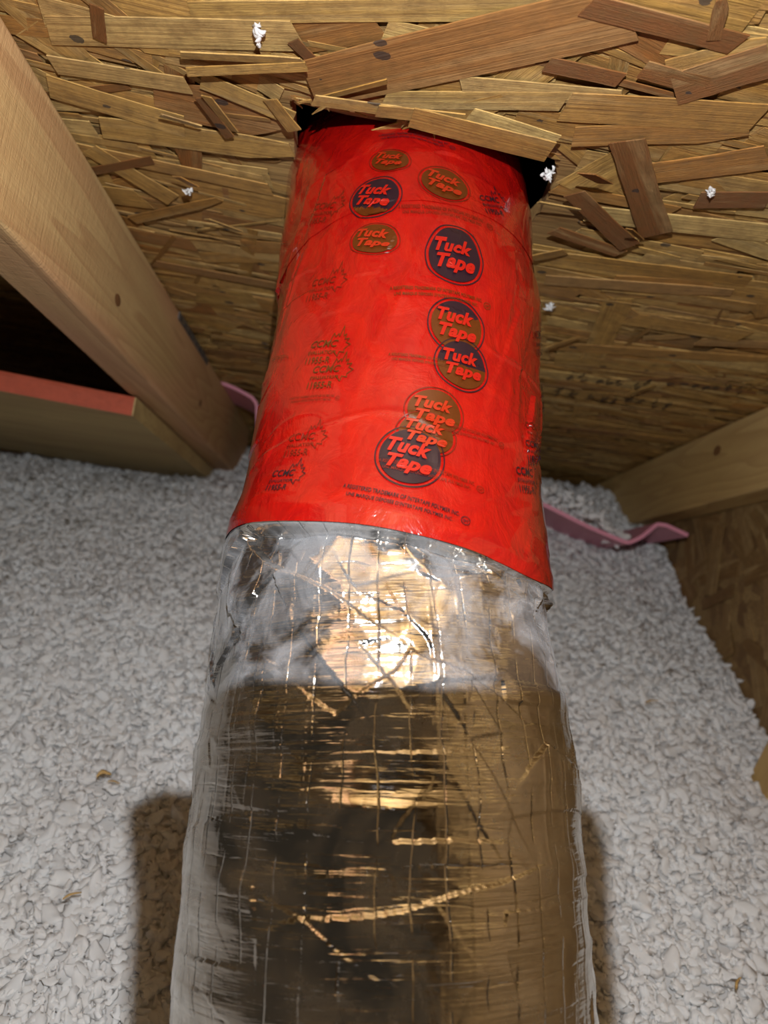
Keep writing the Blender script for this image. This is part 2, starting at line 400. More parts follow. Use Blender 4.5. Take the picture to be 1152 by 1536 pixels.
def px_strand(name, p0, p1, wpx, d, tilt=0, pitch=0, T=0.0007, me=None, parent=None):
    """strand laid on the deck between two places seen in the photograph"""
    a0, b0 = roof_ab(*p0, d); a1, b1 = roof_ab(*p1, d)
    L = math.hypot(a1 - a0, b1 - b0); ang = math.atan2(b1 - b0, a1 - a0)
    z = (CAM + NW * H - CAM + SW * ((b0 + b1) / 2)) @ W[:, 2]
    dist = float((roof_pt((a0 + a1) / 2, (b0 + b1) / 2) - CAM) @ W[:, 2])
    o = bpy.data.objects.new(name, me or rnd.choice(STR)); COL.objects.link(o); o.parent = parent or ceiling
    o.matrix_world = strand_matrix((a0 + a1) / 2, (b0 + b1) / 2, d, ang, L, wpx / FPX * dist * 1.25, T, tilt, pitch)
    return o

# random lay-up, near strands as parts, far ones joined
cand = []
for i in range(4300):
    b = rnd.uniform(0.10, 1.42) ; a = rnd.uniform(-0.75, 0.45)
    P = roof_pt(a, b); c = (P - CAM) @ W
    if c[2] < 0.12: continue
    px = CX + FPX * c[0] / c[2]; py = CY + FPX * c[1] / c[2]
    if not (-140 < px < 1300 and -160 < py < 800): continue
    u = rnd.random()
    ang = rnd.gauss(0.04, 0.10) if u < 0.76 else (rnd.uniform(-0.7, 0.7) if u < 0.9 else rnd.uniform(0.8, 2.3))
    L = min(0.19, max(0.03, rnd.lognormvariate(math.log(0.088), 0.45))); Wd = min(0.036, max(0.004, rnd.lognormvariate(math.log(0.0150), 0.55)))
    if rnd.random() < 0.36: Wd = rnd.uniform(0.0015, 0.005)
    if L < Wd * 2: L = Wd * 2
    if strand_hits_hole(a, b, ang, L, Wd): continue
    if -0.252 < a < XL + 0.0 and False: continue
    d = rnd.uniform(0.0003, 0.0034); T = rnd.uniform(0.0003, 0.0007)
    cand.append((L * Wd / c[2] ** 2 * (1 if 0 < px < 1152 and py > 0 else 0.25), a, b, d, ang, L, Wd, T, rnd.gauss(0, 0.030), rnd.gauss(0, 0.009)))
near_sorted = sorted(cand, key=lambda q: -q[0])
near, far = near_sorted[:222], near_sorted[222:]
for q in near:
    o = bpy.data.objects.new('wood_strand', rnd.choice(STR)); COL.objects.link(o); o.parent = ceiling
    o.matrix_world = strand_matrix(*q[1:])
Vs, Fs, Gs, Ts = [], [], [], []; base = 0
vcache = [(np.array([v.co for v in m.vertices]), [tuple(p.vertices) for p in m.polygons]) for m in STR]
for q in far:
    co, fc = rnd.choice(vcache); m = np.array(strand_matrix(*q[1:]))
    Vs.append(co @ m[:3, :3].T + m[:3, 3]); Gs.append(co * [0.09, 0.022, 0.001] + [rnd.uniform(0, 9), rnd.uniform(0, 9), 0]); Ts.append(np.full(len(co), rnd.random()))
    Fs += [tuple(i + base for i in f) for f in fc]; base += len(co)
me = mesh_np('strand_layer', np.concatenate(Vs), Fs, False); set_grain(me, np.concatenate(Gs), np.concatenate(Ts))
tag(link('strand_layer', me, M_STRAND, ceiling), kind='stuff')

# the strands that stand out
special = [((462, 128), (945, 20), 86, 0.0052, 0.02), ((70, 45), (450, 55), 46, 0.0040, 0), ((290, 20), (860, 12), 34, 0.0032, 0),
           ((560, 208), (760, 152), 34, 0.0048, 0.03), ((575, 150), (850, 152), 30, 0.0050, -0.03), ((690, 128), (930, 148), 30, 0.0046, 0.02),
           ((845, 160), (1135, 178), 52, 0.0050, 0.02), ((860, 205), (1120, 196), 40, 0.0046, 0), ((972, 262), (1152, 236), 44, 0.0050, 0.0),
           ((80, 98), (285, 128), 30, 0.0050, 0.02), ((75, 130), (275, 190), 44, 0.0045, 0.02), ((150, 190), (440, 230), 44, 0.0040, 0),
           ((135, 225), (260, 300), 30, 0.0048, 0), ((200, 330), (330, 300), 16, 0.0052, 0), ((300, 120), (440, 178), 30, 0.0048, 0.03),
           ((1000, 110), (1152, 75), 50, 0.0050, 0.0),
           ((880, 320), (1152, 350), 36, 0.0040, 0), ((820, 420), (1100, 440), 26, 0.0040, 0), ((830, 520), (1150, 540), 26, 0.0040, 0),
           ((120, 225), (410, 285), 24, 0.0044, 0), ((230, 395), (420, 430), 20, 0.0045, 0.02)]
for p0, p1, wp, d, tl in special: px_strand('wood_strand', p0, p1, wp, d, tl)
for p0, p1, wp, d, tl in (((940, 214), (985, 352), 40, 0.0068, 0.04), ((862, 292), (945, 370), 28, 0.0076, 0.05), ((1010, 135), (1152, 92), 56, 0.0056, 0.0), ((880, 8), (1105, 66), 34, 0.0060, 0.03),
                          ((1070, 60), (1085, 0), 18, 0.0066, 0.05), ((965, 105), (1060, 130), 30, 0.0056, 0.02), ((1045, 300), (1152, 300), 34, 0.0046, 0.0), ((300, 148), (345, 206), 14, 0.0072, 0.1),
                          ((440, 62), (478, 100), 16, 0.0050, 0.0), ((150, 60), (145, 10), 16, 0.0056, 0.0), ((820, 96), (930, 120), 24, 0.0052, 0.0), ((120, 260), (230, 240), 14, 0.0050, 0.0), ((830, 345), (930, 380), 20, 0.0056, 0.0)):
    px_strand('wood_strand', p0, p1, wp, d, tl, me=rnd.choice(STRD))
# lifted and torn strands round the hole: they hang below the deck and throw shadows
lifted = [((270, 82), (455, 92), 17, 0.0085, 0.25, 0.0), ((280, 108), (456, 100), 12, 0.0095, -0.2, 0.0), ((618, 176), (822, 228), 46, 0.0140, 0.12, 0.0),
          ((565, 166), (700, 180), 24, 0.0125, 0.1, 0.0), ((700, 176), (828, 216), 34, 0.0105, -0.1, 0.0), ((480, 150), (580, 120), 8, 0.0085, 0.1, -0.04),
          ((470, 150), (600, 168), 22, 0.0100, 0.1, 0.0), ((405, 150), (442, 196), 20, 0.0065, 0.1, 0.0), ((310, 140), (350, 200), 13, 0.0085, 0.2, 0.10),
          ((240, 170), (300, 192), 10, 0.0085, 0.25, 0.08), ((880, 250), (908, 285), 22, 0.0135, 0.3, 0.3), ((945, 330), (962, 372), 7, 0.013, 0.2, 0.3),
          ((265, 262), (292, 282), 13, 0.0095, 0.2, 0.15), ((310, 325), (360, 350), 9, 0.009, 0.2, 0.12), ((800, 385), (848, 380), 22, 0.008, 0.2, 0.1),
          ((808, 300), (870, 318), 6, 0.009, 0.2, 0.1), ((940, 590), (985, 580), 7, 0.009, 0.1, 0.1), ((820, 520), (868, 510), 9, 0.008, 0.1, 0.1)]
for p0, p1, wp, d, tl, pt in lifted: px_strand('wood_strand', p0, p1, wp, d, tl, pt)
# faint ink stamp on the deck, too smudged to read
V, F = [], []
for row, (x0, y0, x1, y1) in enumerate(((838, 562, 960, 580), (832, 590, 1010, 612), (960, 572, 1120, 588))):
    for k in range(9):
        if rnd.random() < 0.25: continue
        u = (k + rnd.uniform(0, .5)) / 9; x = x0 + (x1 - x0) * u; y = y0 + (y1 - y0) * u
        for st in range(2):
            dx, dy = rnd.uniform(6, 14), rnd.uniform(-7, -1); ox, oy = rnd.uniform(-3, 3), rnd.uniform(-4, 4); th = rnd.uniform(1.2, 2.4); b_ = len(V)
            for qx, qy in ((x + ox, y + oy), (x + ox + dx, y + oy + dy), (x + ox + dx, y + oy + dy + th), (x + ox, y + oy + th)):
                a_, bb_ = roof_ab(qx, qy, 0.0052); V.append(roof_pt(a_, bb_, 0.0052))
            F.append((b_, b_ + 1, b_ + 2, b_ + 3))
M_STAMP = plain('stamp_ink', (0.07, 0.05, 0.03), 0.8)
tag(link('stamp_print', mesh_np('stamp_print', V, F, False), M_STAMP, ceiling), 'smudged dark ink stamp', kind='stuff')
# splinters along the torn rim
rim = B_HOLE[:8]
for k in range(26):
    i = rnd.randrange(len(rim) - 1); u = rnd.random()
    x = rim[i][0] * (1 - u) + rim[i + 1][0] * u; y = rim[i][1] * (1 - u) + rim[i + 1][1] * u - 3
    an = rnd.uniform(-0.5, 3.4); ln = rnd.uniform(10, 34)
    px_strand('wood_splinter', (x - 4 * math.cos(an), y - 4), (x + ln * math.cos(an), y + abs(ln * math.sin(an)) * 0.6 - 2), rnd.uniform(2.0, 5.5), rnd.uniform(0.003, 0.010), rnd.uniform(-.4, .4), rnd.uniform(-.1, .2), 0.0006, rnd.choice(STRP))

# ------------------------------------------------------------------ gable wall (setting)
xg = XR + 0.040
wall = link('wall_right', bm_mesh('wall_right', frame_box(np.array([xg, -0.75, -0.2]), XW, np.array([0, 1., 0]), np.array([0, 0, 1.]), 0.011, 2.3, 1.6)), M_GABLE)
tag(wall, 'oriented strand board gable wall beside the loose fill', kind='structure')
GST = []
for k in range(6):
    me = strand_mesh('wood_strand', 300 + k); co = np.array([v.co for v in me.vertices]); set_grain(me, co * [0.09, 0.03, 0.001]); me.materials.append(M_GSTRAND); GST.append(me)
for k in range(150):
    y = rnd.uniform(0.30, 1.15); z = rnd.uniform(ZF - 0.02, 0.36)
    if z > CAM[2] + (H / math.cos(PITCH)) - y * math.tan(PITCH) - 0.05: continue
    q = proj(np.array([xg, y, z]))
    if not (880 < q[0] < 1260 and 700 < q[1] < 1200): continue
    an = rnd.choice([rnd.gauss(-0.75, 0.25), rnd.gauss(0.7, 0.3), rnd.gauss(0, .3)])
    ex = np.array([0, math.cos(an), math.sin(an)]); ez = np.array([-1., 0, 0]); ey = np.cross(ez, ex)
    L = rnd.uniform(0.04, 0.11); Wd = rnd.uniform(0.012, 0.03); m = Matrix.Identity(4); T = 0.0006
    P = np.array([xg - rnd.uniform(0.0002, 0.0022), y, z])
    for i in range(3): m[i][0] = ex[i] * L; m[i][1] = ey[i] * Wd; m[i][2] = ez[i] * T; m[i][3] = P[i]
    o = bpy.data.objects.new('wood_strand', rnd.choice(GST)); COL.objects.link(o); o.parent = wall; o.matrix_world = m
floor = link('floor', bm_mesh('floor', frame_box(np.array([-1.5, -0.75, ZF - 0.20]), XW, np.array([0, 1., 0]), np.array([0, 0, 1.]), 2.0, 2.3, 0.012)), M_OSB)
tag(floor, 'ceiling boards under the loose fill', kind='structure')

# ------------------------------------------------------------------ truss chords
def chord(name, x0, b0, b1, mat, label, thick=0.038, deep=0.089):
    nb = 90; V = []
    root = empty(name, roof_pt(x0 + thick / 2, b0, deep / 2))
    bm = frame_box(roof_pt(x0, b0, 0.0052 + deep), XW, SW, NW, thick, b1 - b0, deep, 0.003, 3)
    me = bm_mesh(name, bm); co = np.array([v.co for v in me.vertices])
    rel = co - roof_pt(x0 + thick * 0.3, b0, deep * 1.4)
    set_grain(me, np.stack([rel @ SW, rel @ XW, rel @ NW], 1))
    for p in me.polygons: p.use_smooth = False
    link('timber', me, mat, root)
    tag(root, label, 'rafter', 'sloping truss timbers')
    return root
left = chord('truss_chord', XL - 0.038, -0.5, 1.24, M_LUMBER, 'pinkish spruce truss chord running down from the upper left corner')
right = chord('truss_chord', XR, -0.5, 1.30, M_LUMBER2, 'tan spruce truss chord against the gable wall at the right')
nextc = chord('truss_chord', XL - 0.61 - 0.038, -0.5, 1.24, M_LUMBER2, 'unlit truss chord in the dark bay beyond the red-edged panel')
# knots on the chords
def knot(parent, x, b, d, r, mat):
    me_v = []; F = []; n = 14
    for k in range(n):
        an = 2 * math.pi * k / n
        me_v.append(roof_pt(x, b + 1.5 * r * math.cos(an), d + r * math.sin(an)))
    me_v.append(roof_pt(x + 0.0008 * (1 if x < 0 else -1), b, d))
    F = [(k, (k + 1) % n, n) for k in range(n)]
    link('knot', mesh_np('knot', me_v, F), mat, parent)
M_KNOT = plain('knot_wood', (0.22, 0.10, 0.035), 0.55, noise_amt=0.6, scale=400)
def chord_px(px, py, x):
    P = on_plane(px, py, 0, x); v = P - CAM
    return v @ SW, H - v @ NW
for q, r in (((176, 450), 0.0045), ((300, 605), 0.004)):
    b, d = chord_px(*q, XL); knot(left, XL + 0.0004, b, d, r, M_KNOT)
for q, r in (((1076, 676), 0.006),):
    b, d = chord_px(*q, XR); knot(right, XR - 0.0004, b, d, r, M_KNOT)
# metal truss plates
def plate(parent, x, b0, b1, d0, d1, sgn):
    bm = frame_box(roof_pt(x, b0, d1), XW * sgn, SW, NW, 0.0012, b1 - b0, d1 - d0, 0.0003, 1)
    link('nail_plate', bm_mesh('nail_plate', bm), M_STEEL, parent)
    pl = parent.children[-1]
    for i in range(8):
        bb = b0 + (b1 - b0) * (i + .5) / 8
        tb = frame_box(roof_pt(x + sgn * 0.0012, bb - 0.0012, d0 + (d1 - d0) * 0.8), XW * sgn, SW, NW, 0.0004, 0.0024, (d1 - d0) * 0.6)
        link('slot', bm_mesh('slot', tb), M_BLACK, pl, None)
        parent.children[-1]
b0, d0 = chord_px(268, 468, XL); b1, d1 = chord_px(312, 535, XL)
plate(left, XL, b0, b1, 0.006, 0.014, 1)
b0, d0 = chord_px(872, 735, XR); b1, d1 = chord_px(890, 752, XR)
plate(right, XR, b0 - .01, b0 + 0.035, 0.022, 0.05, -1)
# gable stud, only its edge shows at the right
bm = frame_box(np.array([XR + 0.0, 0.485, ZF - 0.15]), XW, np.array([0, 1., 0]), np.array([0, 0, 1.]), 0.036, 0.036, 0.19, 0.002, 2)
me = bm_mesh('gable_stud', bm); set_grain(me, np.array([v.co for v in me.vertices])[:, [2, 0, 1]])
tag(link('gable_stud', me, M_LUMBER2), 'short tan lumber stub poking from the loose fill at the gable wall', 'lumber')

# ------------------------------------------------------------------ panel with red edge in the eave, left
D0 = 0.0965                                                  # nailed under the chords, parallel to the deck
a1, b1_ = roof_ab(204, 596, D0); a0, b0_ = roof_ab(-20, 552, D0)
sl = (b1_ - b0_) / (a1 - a0); XE = a1; xl0 = -0.80
def edge_b(x): return b1_ + sl * (x - a1)
root = empty('eave_panel', roof_pt(XE - 0.2, b1_ + 0.1, D0 + 0.01))
TH = 0.019; n = 50
V = []; F = []
for i in range(n):
    x = xl0 + (XE - xl0) * i / (n - 1)
    for bb, dd in ((edge_b(x) + 0.0008, D0), (edge_b(x) + 0.0008, D0 + TH), (edge_b(x) + 0.46, D0 + TH), (edge_b(x) + 0.46, D0)):
        V.append(roof_pt(x, bb, dd))
for i in range(n - 1):
    for j in range(4): F.append((i * 4 + j, i * 4 + (j + 1) % 4, i * 4 + 4 + (j + 1) % 4, i * 4 + 4 + j))
F += [(0, 1, 2, 3), (4 * n - 1, 4 * n - 2, 4 * n - 3, 4 * n - 4)]
bm = bmesh.new(); vv = [bm.verts.new(v) for v in V]
for f in F: bm.faces.new([vv[i] for i in f])
me = bm_mesh('board', bm); rel = np.array([v.co for v in me.vertices]) - roof_pt(XE, b1_, D0)
set_grain(me, np.stack([rel @ XW, rel @ SW, rel @ NW], 1)); link('board', me, M_PANEL, root)
V = []; m_ = 6
for i in range(n):
    x = xl0 + (XE - 0.001 - xl0) * i / (n - 1)
    for j in range(m_):
        t = j / (m_ - 1); rough = 0.0012 * float(fbm(x * 160, t * 4 + 3, 5)) + 0.0012 * float(fbm(x * 45, t * 2, 9))
        V.append(roof_pt(x, edge_b(x) - 0.0004 + (rough if 0 < j < m_ - 1 else 0.0008), D0 + TH * t))
o = link('painted_edge', mesh_np('painted_edge', V, grid_faces(n, m_), False), M_REDPAINT, root); o['label'] = 'rough red sealed edge'
tag(root, 'brown strand board with a red sealed edge under the left chord', 'board')

# ------------------------------------------------------------------ pink rafter vents
def vent(name, prof, b_len, thick, label, off=0.0, round_end=False):
    """prof: near-edge points (world) of the folded sheet, extruded down the slope"""
    # resample
    pts = []
    for i in range(len(prof) - 1):
        for k in range(8): pts.append(prof[i] + (prof[i + 1] - prof[i]) * k / 8)
    pts.append(prof[-1]); pts = np.array(pts)
    for _ in range(2): pts[1:-1] = 0.25 * pts[:-2] + 0.5 * pts[1:-1] + 0.25 * pts[2:]
    n = len(pts); V = []; nb = 14
    tg = np.gradient(pts, axis=0); nrm = np.cross(SW, tg); nrm /= np.linalg.norm(nrm, axis=1)[:, None]
    for s_ in (0, 1):
        for j in range(nb):
            V.append(pts + nrm * (thick * (s_ - .5)) + SW * (b_len * j / (nb - 1)))
    V = np.concatenate(V); F = []
    for s_ in (0, 1):
        o_ = s_ * nb * n
        for j in range(nb - 1):
            for i in range(n - 1): F.append((o_ + j * n + i, o_ + j * n + i + 1, o_ + (j + 1) * n + i + 1, o_ + (j + 1) * n + i))
    o_ = nb * n
    for i in range(n - 1):
        F.append((i, i + 1, o_ + i + 1, o_ + i)); e = (nb - 1) * n; F.append((e + i, e + i + 1, o_ + e + i + 1, o_ + e + i))
    for j in range(nb - 1):
        for i in (0, n - 1): F.append((j * n + i, (j + 1) * n + i, o_ + (j + 1) * n + i, o_ + j * n + i))
    bm = bmesh.new(); vv = [bm.verts.new(v) for v in V]
    for f in F: bm.faces.new([vv[i] for i in f])
    o = link(name, bm_mesh(name, bm, False), M_PINK); tag(o, label, 'vent baffle', 'pink foam baffles at the eave')
    return o
def slope_plane(px, py, b):       # point seen at px,py lying at distance b down the slope (plane across the slope)
    r = ray(px, py); t = b / SW.dot(r); return CAM + r * t
bv = 0.93
vent('rafter_vent', [slope_plane(*q, bv) for q in ((640, 690), (815, 756), (880, 789), (942, 815), (962, 806), (986, 786), (1000, 788), (1032, 803))], 0.20, 0.0048,
     'folded pink foam rafter vent holding white fill right of the duct')
vent('rafter_vent', [slope_plane(*q, 0.97) for q in ((322, 570), (352, 582), (378, 596), (385, 606), (386, 640), (384, 690))], 0.10, 0.004,
     'pink foam rafter vent corner between the left chord and the red tape')

# ------------------------------------------------------------------ loose fill insulation
def fill_h(x, y):
    z = ZF + 0.030 * fbm(x * 5, y * 5, 21, 3) + 0.012 * fbm(x * 22, y * 22, 31, 3)
    z = z - 0.06 * np.clip((y - 0.86) / 0.2, 0, 1) * np.clip((-x) / 0.3, 0, 1)
    z = z - 0.015 * np.clip((x - 0.3) / 0.1, 0, 1)
    roofz = CAM[2] + (H - 0.03) / math.cos(PITCH) - y * math.tan(PITCH)
    return np.minimum(z, np.maximum(roofz, ZF - 0.15))
nx, ny = 150, 180
gx = np.linspace(-0.95, xg - 0.001, nx); gy = np.linspace(-0.55, 1.30, ny); GX, GY = np.meshgrid(gx, gy)
GZ = fill_h(GX, GY) - 0.004
V = np.stack([GX, GY, GZ], -1).reshape(-1, 3); F = grid_faces(ny, nx)
def ico_np(k):
    ico = bmesh.new(); bmesh.ops.create_icosphere(ico, subdivisions=k, radius=1.0); ico.verts.ensure_lookup_table()
    r_ = (np.array([v.co for v in ico.verts]), np.array([[v.index for v in f.verts] for f in ico.faces])); ico.free(); return r_
ICO = {1: ico_np(1), 2: ico_np(2)}
def flakes(n, pos, size, seed, lod=2):
    r = np.random.default_rng(seed); IV, IF = ICO[lod]; nv = len(IV)
    shapes = []
    for k in range(10):
        s = IV * r.uniform([0.8, 0.4, 0.30], [1.7, 0.9, 0.6])
        d = 1 + 0.75 * (np.array([vnoise(IV[:, 0] * 2.2 + k * 7 + 3, IV[:, 1] * 2.2 + IV[:, 2] * 2.0, 50 + k)]).T - 0.5) + 0.24 * (r.random((nv, 1)) - .5)
        bend = np.stack([0 * s[:, 0], 0 * s[:, 0], 0.35 * s[:, 0] ** 2], 1)
        shapes.append(s * d + bend)
    shapes = np.array(shapes)[r.integers(0, 10, n)]
    q = r.normal(size=(n, 4)) * [1, 0.28, 0.28, 1.0]; q /= np.linalg.norm(q, axis=1)[:, None]
    w_, x_, y_, z_ = q.T
    R = np.stack([1 - 2 * (y_ ** 2 + z_ ** 2), 2 * (x_ * y_ - z_ * w_), 2 * (x_ * z_ + y_ * w_), 2 * (x_ * y_ + z_ * w_), 1 - 2 * (x_ ** 2 + z_ ** 2), 2 * (y_ * z_ - x_ * w_),
                  2 * (x_ * z_ - y_ * w_), 2 * (y_ * z_ + x_ * w_), 1 - 2 * (x_ ** 2 + y_ ** 2)], -1).reshape(n, 3, 3)
    P = np.einsum('nij,nvj->nvi', R, shapes * size[:, None, None]) + pos[:, None, :]
    Fq = (IF[None] + (np.arange(n) * nv)[:, None, None]).reshape(-1, 3)
    tint = np.repeat(r.random(n) ** 2, nv)
    return P.reshape(-1, 3), Fq, tint
near_p, far_p = [], []
while len(near_p) + len(far_p) < 56000:
    x = rng.uniform(-0.75, xg - 0.004); y = rng.uniform(-0.05, 1.12)
    q = proj(np.array([x, y, ZF])); c_ = (np.array([x, y, ZF]) - CAM) @ W[:, 2]
    if c_ < 0.1 or not (-500 < q[0] < 1500 and 640 < q[1] < 2400): continue
    if rng.random() > 0.42 / math.sqrt(x * x + y * y + .24) * 1.25: continue
    seen = -40 < q[0] < 1190 and 640 < q[1] < 1600 and not (340 < q[0] < 780 and 760 < q[1])
    (near_p if seen and y < 0.62 else far_p).append((x, y))
NN = len(near_p); pts = np.array(near_p + far_p); zz = fill_h(pts[:, 0], pts[:, 1])
sz = np.exp(rng.normal(math.log(0.0032), 0.42, len(pts))).clip(0.0014, 0.0068) * (0.85 + 0.45 * np.clip(pts[:, 1], 0, 1))
pos = np.stack([np.minimum(pts[:, 0], xg - sz), pts[:, 1], zz + rng.uniform(-0.0030, 0.0008, len(pts))], 1)
FV, FF, FT = flakes(NN, pos[:NN], sz[:NN], 5, 2); FV2, FF2, FT2 = flakes(len(pts) - NN, pos[NN:], sz[NN:], 6, 1)
FF = np.concatenate([FF, FF2 + len(FV)]); FV = np.concatenate([FV, FV2]); FT = np.concatenate([FT, FT2])
tri = np.concatenate([F[:, [0, 1, 2]], F[:, [0, 2, 3]]])
me = mesh_np('loose_fill_insulation', np.concatenate([V, FV]), np.concatenate([tri, FF + len(V)]), True)
a = me.attributes.new('tint', 'FLOAT', 'POINT'); a.data.foreach_set('value', np.concatenate([np.full(len(V), 0.2), FT]).astype(np.float32))
o = link('loose_fill_insulation', me, M_INSUL); tag(o, 'white blown fiber insulation covering the attic floor', 'insulation', kind='stuff')
# drift of fill lying on the right-hand vent
n = 420; dp = []
while len(dp) < n:
    u = rnd.random(); v = rnd.random()
    q0 = np.array([812 + 130 * u, 752 + 62 * u]); b = bv + 0.004 + 0.12 * v
    P = slope_plane(q0[0], q0[1], bv) + SW * (b - bv)
    hgt = (0.026 * math.sin(math.pi * min(1, u * 0.9 + 0.12)) ** 0.7 + 0.006) * (1 - 0.3 * v)
    dp.append(P + NW * rnd.uniform(0.004, max(0.006, hgt)))
DV, DF, DT = flakes(n, np.array(dp), np.exp(rng.normal(math.log(0.0046), 0.3, n)), 9)
me = mesh_np('insulation_drift', DV, DF, True); a = me.attributes.new('tint', 'FLOAT', 'POINT'); a.data.foreach_set('value', DT.astype(np.float32))
tag(link('insulation_drift', me, M_INSUL), 'small heap of white fiber lying on the folded pink vent', 'insulation', kind='stuff')
# ------------------------------------------------------------------ the duct
YS = [200, 250, 300, 400, 500, 600, 700, 780, 900, 1030, 1150, 1300, 1420, 1536]
LE = [440, 424, 417, 412, 408, 392, 372, 355, 312, 298, 285, 262, 252, 243]
RE = [800, 797, 802, 808, 815, 815, 815, 820, 836, 857, 872, 888, 899, 908]
AX, RD = [], []
for y, l, r in zip(YS, LE, RE):
    k = (y - CY) / FPX; Z = .397 / (1 + .36 * k) * float(np.interp(y, [200, 250, 300, 400, 520], [1.085, 1.075, 1.06, 1.03, 1.0]))
    AX.append(CAM + W @ np.array([((l + r) / 2 - CX) / FPX * Z, k * Z, Z])); RD.append(Z * math.sin(math.atan((r - l) / 2 / FPX)))
AX = np.array(AX); RD = np.array(RD)
RD[:8] -= 0.0030; RD[8] -= 0.001
RD[0] = 0.066; RD[1] = 0.0750; RD[2] = 0.0790                                 # squeezed where it enters the hole
d0 = AX[2] - AX[6]; d0 /= np.linalg.norm(d0); d1 = AX[-1] - AX[-5]; d1 /= np.linalg.norm(d1)
top = [AX[0] + d0 * t for t in (0.10, 0.05)]
dn = d1.copy(); bot = []; P = AX[-1].copy()
for i in range(5):
    dn = dn + np.array([0, 0.10, -0.10]); dn /= np.linalg.norm(dn); P = P + dn * 0.045; bot.append(P.copy())
AX = np.array(top + list(AX) + bot); RD = np.concatenate([[RD[0] * .92, RD[0] * .95], RD, [RD[-1]] * 5])
SS = np.concatenate([[0], np.cumsum(np.linalg.norm(np.diff(AX, axis=0), axis=1))])
def smooth_interp(s, ys):
    out = 0
    for w_, o_ in ((.25, -.012), (.5, 0), (.25, .012)): out = out + w_ * np.interp(s + o_, SS, ys)
    return out
def axis_at(s): return np.stack([smooth_interp(s, AX[:, k]) for k in range(3)], -1)
def rad_at(s): return smooth_interp(s, RD)
def duct_pt(phi, s, dr):
    phi = np.asarray(phi, float); s = np.asarray(s, float)
    C = axis_at(s); t = axis_at(s + 0.004) - axis_at(s - 0.004); t /= np.linalg.norm(t, axis=-1, keepdims=True)
    e1 = np.array([1., 0, 0]) - t[..., :1] * t; e1 /= np.linalg.norm(e1, axis=-1, keepdims=True)
    e2 = np.cross(e1, t); e2 = np.where((e2[..., 1:2] > 0), -e2, e2)           # towards the viewer side
    r = (rad_at(s) + dr)[..., None]
    return C + r * (e1 * np.sin(phi)[..., None] + e2 * np.cos(phi)[..., None])
_ph, _s = np.meshgrid(np.linspace(-1.5, 1.5, 61), np.linspace(0.02, SS[-1] - .02, 121)); _pp = proj(duct_pt(_ph, _s, np.zeros_like(_ph)))
def duct_px(px, py):
    k = np.argmin((_pp[..., 0] - px) ** 2 + (_pp[..., 1] - py) ** 2); ph, s = _ph.flat[k], _s.flat[k]
    for _ in range(8):
        p = proj(duct_pt(np.array([ph, ph + 1e-3, ph]), np.array([s, s, s + 1e-4]), np.zeros(3)))
        J = np.stack([(p[1] - p[0]) / 1e-3, (p[2] - p[0]) / 1e-4], 1); st = np.linalg.solve(J, np.array([px, py]) - p[0])
        ph += float(np.clip(st[0], -.2, .2)); s += float(np.clip(st[1], -.03, .03)); ph = max(-1.55, min(1.55, ph))
    return ph, s, J
S_TOP = 0.0
# lower edge of the red tape and the collar edge, as curves round the duct
def edge_curve(pxs):
    q = sorted([duct_px(*p)[:2] for p in pxs]); ph = np.array([a for a, b in q]); s = np.array([b for a, b in q])
    back = 0.5 * (s[0] + s[-1]); gp = np.linspace(-math.pi, math.pi, 721)
    gs = np.interp(gp, np.concatenate([[-math.pi], ph, [math.pi]]), np.concatenate([[back], s, [back]]))
    kk = np.hanning(61); kk /= kk.sum(); gs = np.convolve(np.concatenate([gs[-61:], gs, gs[:61]]), kk, 'same')[61:-61]
    return lambda phi: np.interp((np.asarray(phi) + math.pi) % (2 * math.pi) - math.pi, gp, gs)
tape_low = edge_curve([(359, 788), (380, 784), (450, 782), (550, 787), (640, 806), (740, 838), (800, 872), (822, 888)])

def wrinkle_tape(phi, s):
    u = phi * 0.08
    g = 0.0016 * fbm(u * 30 + 40 * s * 0.25, s * 9, 61, 3)
    g = g + 0.0034 * (facets(u * 22 + s * 9, s * 20 - u * 5, 65, 0.5, 1.6) - .2)
    g = g + 0.0022 * (facets(u * 60 + s * 24, s * 26, 67, 0.4, 1.8) - .2) * vnoise(u * 25, s * 25, 68)
    for sx_, ss_, sd, am in ((16, 30, 111, 0.0007), (34, 16, 113, 0.0005), (22, 44, 117, 0.0004)):
        rr = np.abs(vnoise(u * sx_ + s * 6, s * ss_ + u * 5, sd) - .5)
        g = g + am * np.exp(-(rr / 0.028) ** 2) * np.clip(3 * vnoise(u * 14, s * 14, sd + 1) - 1.4, 0, 1)
    side = np.clip((np.abs(phi) - 0.7) / 0.6, 0, 1)
    g = g + side * 0.0016 * (facets(u * 40, s * 34, 81) - .2)
    return g
